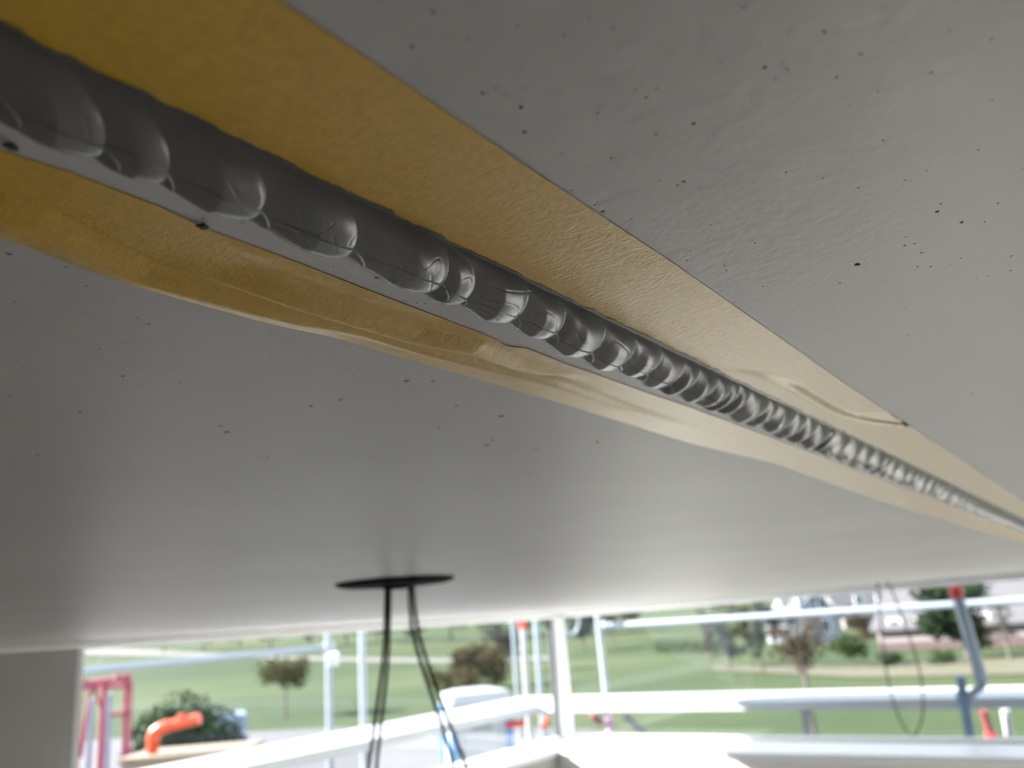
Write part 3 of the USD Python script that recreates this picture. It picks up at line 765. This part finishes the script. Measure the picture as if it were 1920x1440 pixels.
# ------------------------------------------------------------------ outside: portable toilet
tw = plain('toilet_white_plastic', (.26, .26, .265), .35)
tb = plain('toilet_blue_plastic', (.03, .13, .27), .35)
tp = plain('toilet_panel', (.27, .285, .31), .4)
TA = 16.3
tc = on_axial(894, 1400, TA); tc[2] = YARD + .02
t = Thing('portable_toilet', 'white portable toilet cabin with domed roof and blue corner posts in the yard', 'portable toilet', at=tc)
ang = math.atan2(-tc[1], -tc[0]) + math.radians(12)
Rz = trimesh.transformations.rotation_matrix(ang, [0, 0, 1])
def tp_put(m):
    m = m.copy(); m.apply_transform(Rz); m.apply_translation(tc); return m
hw = .54
zr = 2.06
zt = on_axial(890, 1291, TA)[2] - tc[2]
t.part('base', tp_put(bevel_box(-.58, .58, -.58, .58, 0, .14, .02)), tb)
t.part('side_panel', tp_put(box(-hw, hw, -hw, -hw + .03, .14, zr)), tp, smooth=False)
t.part('side_panel', tp_put(box(-hw, hw, hw - .03, hw, .14, zr)), tp, smooth=False)
t.part('back_panel', tp_put(box(-hw, -hw + .03, -hw + .031, hw - .031, .14, zr)), tp, smooth=False)
dp = t.part('door', tp_put(bevel_box(hw - .03, hw, -.36, .36, .16, zr - .08, .008)), tw)
t.part('handle', tp_put(bevel_box(hw + .001, hw + .03, .24, .29, 1.0, 1.16, .006)), tb, under=dp)
t.part('vent', tp_put(cat(*[box(hw + .001, hw + .012, -.2, .2, 1.62 + .06 * i, 1.65 + .06 * i) for i in range(4)])), gasket_mat, smooth=False, under=dp)
for sx in (-1, 1):
    for sy in (-1, 1):
        t.part('corner_post', tp_put(bevel_box(sx * hw - .06, sx * hw + .06, sy * hw - .07, sy * hw + .07, .1, zr, .02)), tb)
for y0, y1 in ((-.48, -.37), (.37, .48)):
    t.part('front_panel', tp_put(box(hw - .03, hw, y0, y1, .14, zr)), tp, smooth=False)
cage = []
for zq, k in ((zr - .02, 1.0), (zr + .10, 1.0), (zr + .2, .97), (zr + (zt - zr) * .72, .86), (zr + (zt - zr) * .93, .62), (zt, .25)):
    q = .62 * k; rad = .2 * k
    ring = []
    for cx, cy, a0 in ((q - rad, q - rad, 0), (-q + rad, q - rad, 90), (-q + rad, -q + rad, 180), (q - rad, -q + rad, 270)):
        for a in np.linspace(0, 90, 7):
            ring.append((cx + rad * math.cos(math.radians(a0 + a)), cy + rad * math.sin(math.radians(a0 + a)), zq))
    cage.append(ring)
rf = trimesh.convex.convex_hull(np.array(cage).reshape(-1, 3))
t.part('roof', tp_put(rf), tw, smooth=40)

# ------------------------------------------------------------------ outside: parked cars behind the bush
car_white = plain('car_paint', (.07, .09, .14), .25)
car_glass = plain('car_window', (.03, .04, .05), .08)
tyre = plain('tyre', (.02, .02, .02), .8)
def car(px, axial, label, turn):
    c = on_axial(px, 1390, axial); c[2] = YARD + .02
    W = trimesh.transformations.rotation_matrix(turn, [0, 0, 1]); W[:3, 3] = c
    t = Thing('parked_car', label, 'car', at=c)
    def put(m):
        m = m.copy(); m.apply_transform(W); return m
    prof = [(-2.05, .3), (-2.1, .65), (-1.95, .88), (-1.25, .95), (-.65, 1.40), (.75, 1.45), (1.55, 1.02), (2.05, .85), (2.1, .5), (2.0, .3)]
    body = trimesh.creation.extrude_polygon(Polygon(prof), 1.66, engine='earcut')
    body.apply_transform(np.array([[1, 0, 0, 0], [0, 0, -1, .83], [0, 1, 0, 0], [0, 0, 0, 1.0]]))
    t.part('body', put(body), car_white)
    for sgn in (-1, 1):
        p = [(-1.1, .97), (-.6, 1.35), (.1, 1.38), (.1, .97)]; p2 = [(.18, .97), (.18, 1.38), (.72, 1.38), (1.3, 1.0)]
        for q in (p, p2):
            wmesh = trimesh.creation.extrude_polygon(Polygon(q), .02, engine='earcut')
            wmesh.apply_transform(np.array([[1, 0, 0, 0], [0, 0, -1, sgn * .835 + .01], [0, 1, 0, 0], [0, 0, 0, 1.0]]))
            t.part('side_window', put(wmesh), car_glass, smooth=False)
        for wx in (-1.3, 1.3):
            wh = trimesh.creation.cylinder(.31, .2, sections=20); wh.apply_transform(trimesh.transformations.rotation_matrix(math.pi / 2, [1, 0, 0])); wh.apply_translation([wx, sgn * .76, .31])
            t.part('wheel', put(wh), tyre)
car(408, 27.0, 'pale blue car parked behind the big dark bush', math.radians(56))

# ------------------------------------------------------------------ outside: scaffold
galv = plain('galvanised_steel', (.24, .265, .30), .42, metal=.45)
galv2 = plain('weathered_steel', (.19, .21, .25), .5, metal=.3)
blue_steel = plain('blue_painted_steel', (.10, .15, .22), .5)
deck_m = plain('aluminium_deck', (.32, .33, .35), .55)
red_m = plain('red_paint', (.50, .03, .025), .45)
darkred_m = plain('dark_red_paint', (.14, .025, .03), .5)
yellow_m = plain('yellow_mark', (.85, .55, .10), .5)
ZD = 1.80
def deck(label, x0, x1, y0, y1, along_x):
    t = Thing('scaffold_deck', label, 'scaffold deck', at=((x0 + x1) / 2, (y0 + y1) / 2, ZD - .065))
    if along_x:
        mid = (y0 + y1) / 2
        for a, b in ((y0, mid - .006), (mid + .006, y1)):
            t.part('plank', bevel_box(x0, x1, a, b, ZD - .065, ZD, .006), deck_m)
    else:
        mid = (x0 + x1) / 2
        for a, b in ((x0, mid - .006), (mid + .006, x1)):
            t.part('plank', bevel_box(a, b, y0, y1, ZD - .065, ZD, .006), deck_m)
    return t
deck('white sunlit scaffold deck running outside the left window', -1.5, 6.05, 4.25, 4.90, True)
deck('white sunlit scaffold deck running outside the right window', 6.06, 6.78, -6.0, 4.90, False)

def pole(px_top, px_bot, axial_fn, radius, mat, label, ground=True, cap=None, name='scaffold_post', category='scaffold post', top_ext=0.0, extra=None, top_axial=None):
    b = axial_fn(*px_bot)
    ax = (b - EYE) @ fw
    a = on_axial(*px_top, ax)
    a[:2] = b[:2] + (a[:2] - b[:2]) * .35              # nearly upright
    a[2] = a[2] + top_ext
    base = b.copy()
    if ground:
        base[2] = YARD + .02
    t = Thing(name, label, category, at=base)
    t.part('tube', tube([base, b + (a - b) * .02, b + (a - b) * .5, a], radius, 14), mat)
    if ground:
        t.part('base_plate', moved(bevel_box(-.07, .07, -.07, .07, 0, .012, .002), *base), mat)
    if cap:
        t.part('cap', tube([a - [0, 0, .085], a + [0, 0, .02], a + [0, 0, .04]], [radius * 1.25, radius * 1.25, radius * .7], 14), cap, label='red plastic cap')
    return t, a, b
outer_l = lambda x, y: on_y(x, y, 4.97)
outer_r = lambda x, y: on_x(x, y, 6.86)
t, a620, b620 = pole((615, 1165), (618, 1372), outer_l, .024, galv2, 'galvanised scaffold post with a white coupler, left of the hanging cables', top_ext=.6)
t.part('coupler', tube([on_axial(623, 1226, (b620 - EYE) @ fw), on_axial(625, 1246, (b620 - EYE) @ fw)], .045, 14), deck_m)
pole((681, 1160), (682, 1362), outer_l, .027, galv, 'pale blue scaffold post just left of the hanging cables', top_ext=.6)
pole((983, 1160), (990, 1330), outer_l, .030, tw, 'white scaffold post left of the glazed corner', cap=red_m)
pole((1012, 1145), (1015, 1326), lambda x, y: on_y(x, y, 5.05), .028, galv, 'tall galvanised post close to the glazed corner', top_ext=.5)
pole((968, 1165), (972, 1332), lambda x, y: on_y(x, y, 5.35), .022, galv2, 'slim grey post behind the white scaffold post', top_ext=.5)
t, a1, b1 = pole((1114, 1150), (1136, 1297), outer_r, .027, galv, 'scaffold post with a yellow mark right of the glazed corner', top_ext=.6)
ax = (b1 - EYE) @ fw
t.part('mark', tube([b1 + (a1 - b1) * .36 * .3 + [0, 0, .16], b1 + (a1 - b1) * .36 * .3 + [0, 0, .26]], .0285, 14), yellow_m, label='yellow band')
# a dark stanchion in front of the right deck with a leaning guard post clamped to it
ax = 5.06
g0, g1, g2 = on_axial(1790, 1100, ax), on_axial(1843, 1284, ax), on_axial(1811, 1310, ax)
s0, s1_ = on_axial(1800, 1268, ax), on_axial(1822, 1402, ax)
t = Thing('guard_post', 'leaning galvanised guard post with red cap clamped to a dark blue steel stanchion', 'guard post', at=(s1_[0], s1_[1], YARD + .02))
t.part('stanchion', tube([[s1_[0], s1_[1], YARD + .02], s1_, (s0 + s1_) / 2, s0], .027, 14), blue_steel, label='dark blue steel stanchion')
t.part('clamp', tube([s0 + (s1_ - s0) * .24, s0 + (s1_ - s0) * .38], .04, 14), blue_steel)
t.part('post', tube(smooth_path([g0, g0 + (g1 - g0) * .5, g1 - (g1 - g0) * .04], 12), .036, 16), galv)
t.part('foot', tube([g1 - (g1 - g0) * .05, g1, g2], .024, 14), galv)
t.part('cap', tube([g0 - (g1 - g0) * .02, g0 + (g1 - g0) * .08, g0 + (g1 - g0) * .1], [.035, .041, .036], 16), red_m, label='red plastic cap')
for (pa, pb, ax, rad, mat, lab, ext) in [((1510, 1332), (1516, 1392), 6.2, .034, tw, 'white tube below the right deck left of the cable loop', True), ((1884, 1330), (1896, 1396), 6.0, .030, tw, 'white tube below the right deck at the far right', True)]:
    p, q = on_axial(*pa, ax), on_axial(*pb, ax)
    p[2] = min(p[2], ZD - .07)
    t = Thing('scaffold_tube', lab, 'scaffold tube', at=(q[0], q[1], YARD + .02))
    t.part('tube', tube([[q[0], q[1], YARD + .02], q, p], rad, 14), mat)
    t.part('base_plate', moved(bevel_box(-.07, .07, -.07, .07, 0, .012, .002), q[0], q[1], YARD + .02), galv)
p, q = on_axial(1843, 1332, 6.0), on_axial(1864, 1398, 6.0)
t = Thing('steel_prop', 'dark red steel prop with bright red sleeve below the right deck', 'prop', at=(q[0], q[1], YARD + .02))
t.part('tube', tube([[q[0], q[1], YARD + .02], q, p], .026, 14), darkred_m)
t.part('sleeve', tube([q + (p - q) * -.1, q + (p - q) * .36], .038, 14), red_m, label='bright red sleeve')
# guard rails behind the decks
p, q = on_y(100, 1262, 5.02), on_y(614, 1214, 5.02)
t = Thing('guard_rail', 'grey guard rail tube crossing the left window', 'guard rail', at=p)
t.part('tube', tube([p + (p - q) * .4, p, (p + q) / 2, q], .022, 14), galv2)
t.part('coupler', tube([q - [.03, 0, 0], q + [.05, 0, 0]], .036, 14), galv)
p, q = on_x(1128, 1174, 6.92), on_x(1990, 1121, 6.92)
t = Thing('guard_rail', 'galvanised guard rail tube crossing the right window', 'guard rail', at=p)
t.part('tube', tube([p, (p + q) / 2, q], .026, 14), galv)
t.part('coupler', tube([p + [0, .03, 0], p - [0, .06, 0]], .040, 14), galv)
# a brace, a hook, some red fittings
p, q = on_axial(1172, 1343, 6.6), on_axial(1232, 1395, 6.6)
t = Thing('diagonal_brace', 'grey blue diagonal brace under the left end of the right deck', 'brace', at=q)
t.part('tube', tube([p, (p + q) / 2, q + (q - p) * .8], .024, 14), galv2)
hk = [on_axial(x, y, 6.9) for x, y in [(1084, 1128), (1085, 1160), (1081, 1182), (1072, 1191), (1064, 1184)]]
t = Thing('steel_hook', 'thin bent steel hook hanging right of the corner post', 'hook', at=hk[0])
t.part('rod', tube(smooth_path(hk, 24), .012, 10), galv)
for (x0, y0, x1, y1, ax, rad, mat, lab) in [(948, 1360, 984, 1355, 6.8, .027, red_m, 'red clamp under the left deck beside the white post'), (1018, 1366, 1026, 1346, 6.6, .022, red_m, 'small red clamp under the left deck close to the corner post'),
                                       (1110, 1340, 1128, 1356, 6.5, .026, darkred_m, 'dark red clamp under the right deck beside the diagonal brace')]:
    p, q = on_axial(x0, y0, ax), on_axial(x1, y1, ax)
    t = Thing('tube_clamp', lab, 'clamp', at=p)
    t.part('body', tube([p, q], rad, 14), mat)
    t.part('bolt', tube([(p + q) / 2, (p + q) / 2 + [0, 0, .05]], .009, 8), galv)
p = on_axial(1143, 1358, 6.5)
t = Thing('scaffold_tube', 'short mauve jack tube under the dark red clamp', 'scaffold tube', at=(p[0], p[1], YARD + .02))
t.part('tube', tube([[p[0], p[1], YARD + .02], p + [0, 0, .05]], .03, 14), plain('mauve_paint', (.45, .25, .38), .5))
t.part('base_plate', moved(bevel_box(-.07, .07, -.07, .07, 0, .012, .002), p[0], p[1], YARD + .02), galv)

# ------------------------------------------------------------------ outside: red steel rack, orange pipe, timber box
RA = 11.5
rk_red = plain('rack_red_paint', (.19, .022, .045), .5)
def seg(x0, y0, x1, y1, ax, rad, sides=10):
    return tube([on_axial(x0, y0, ax), on_axial((x0 + x1) / 2, (y0 + y1) / 2, ax), on_axial(x1, y1, ax)], rad, sides)
def leg(x, y, xb, yb, ax, rad):
    p, q = on_axial(x, y, ax), on_axial(xb, yb, ax)
    d = (q - p) / abs(q[2] - p[2])
    e = p + d * (p[2] - YARD - .02)
    return tube([p, q, e], rad, 12), e
m0, e0 = leg(152, 1270, 143, 1430, RA, .036)
t = Thing('steel_rack', 'red painted steel rack of upright posts beside the grey wall', 'steel rack', at=e0)
t.part('post', m0, rk_red)
for a, ax_, rad in (((238, 1262, 232, 1440), RA, .034), ((197, 1276, 188, 1430), RA + .5, .045), ((246, 1275, 243, 1430), RA + .8, .022)):
    mm, _ = leg(*a, ax_, rad); t.part('post', mm, rk_red)
t.part('top_rail', seg(146, 1283, 244, 1272, RA, .045), rk_red)
t.part('top_rail', seg(150, 1290, 246, 1286, RA + .8, .035), rk_red)
t.part('cross_rail', seg(206, 1340, 246, 1336, RA, .03), rk_red)
t.part('brace', seg(172, 1282, 150, 1420, RA + .3, .03), rk_red)
t.part('brace', seg(176, 1282, 190, 1330, RA + .3, .022), rk_red)
t.part('finial', tube([on_axial(219, 1278, RA), on_axial(220, 1262, RA)], [.06, .02], 10), rk_red)
lil = plain('lilac_grey_tube', (.17, .16, .215), .4)
for a, lab in (((173, 1310, 165, 1440), 'pale lilac tube leaning in the left bay of the red rack'), ((205, 1300, 200, 1440), 'pale lilac tube standing in the middle of the red rack')):
    mm, e = leg(*a, RA - .25, .034)
    tt_ = Thing('steel_tube', lab, 'steel tube', at=e)
    tt_.part('tube', mm, lil)
BA = 8.6
bt = on_axial(345, 1413, BA)
z_top = bt[2]
c_l, c_r = on_axial(222, 1418, BA), on_axial(455, 1402, BA)
ex = c_r - c_l; ex[2] = 0; Lb = np.linalg.norm(ex); ex /= Lb
ey = np.array([-ex[1], ex[0], 0]); ey = ey if ey @ fw > 0 else -ey
wood = plain('raw_timber', (.17, .125, .085), .7, noise=.12, scale=9.0)
t = Thing('timber_box', 'pale timber box with plank lid standing outside the left window', 'timber box', at=(c_l[0], c_l[1], YARD + .02))
W = np.eye(4); W[:3, 0], W[:3, 1], W[:3, 3] = ex, ey, [c_l[0], c_l[1], 0]
def bput(m):
    m = m.copy(); m.apply_transform(W)
    if np.linalg.det(W[:3, :3]) < 0: m.invert()
    return m
t.part('body', bput(box(.04, Lb - .04, .0, .72, YARD + .02, z_top - .04)), wood, smooth=False)
for i in range(4):
    t.part('lid_plank', bput(bevel_box(0, Lb, -.04 + i * .2, .15 + i * .2, z_top - .04, z_top, .005)), wood)
pip = plain('orange_pipe_plastic', (.42, .05, .015), .3)
pp = [on_axial(285, 1416, BA + .2), on_axial(288, 1392, BA + .2), on_axial(290, 1376, BA + .2), on_axial(300, 1367, BA + .2), on_axial(318, 1361, BA + .2), on_axial(374, 1347, BA + .2)]
pp[0][2] = z_top + .03
t = Thing('drain_pipe', 'bright orange drain pipe with an elbow standing on the timber box', 'pipe', at=pp[0])
t.part('riser', tube([pp[0], (pp[0] + pp[1]) / 2, pp[1]], .062, 20), pip)
t.part('elbow', tube(smooth_path(pp[1:5], 14), .066, 20), pip)
t.part('branch', tube([pp[4], (pp[4] + pp[5]) / 2, pp[5]], .058, 20), pip)
t.part('socket', tube([pp[4] * .6 + pp[5] * .4, pp[4] * .6 + pp[5] * .4 + [0, 0, .09]], .045, 16), pip)
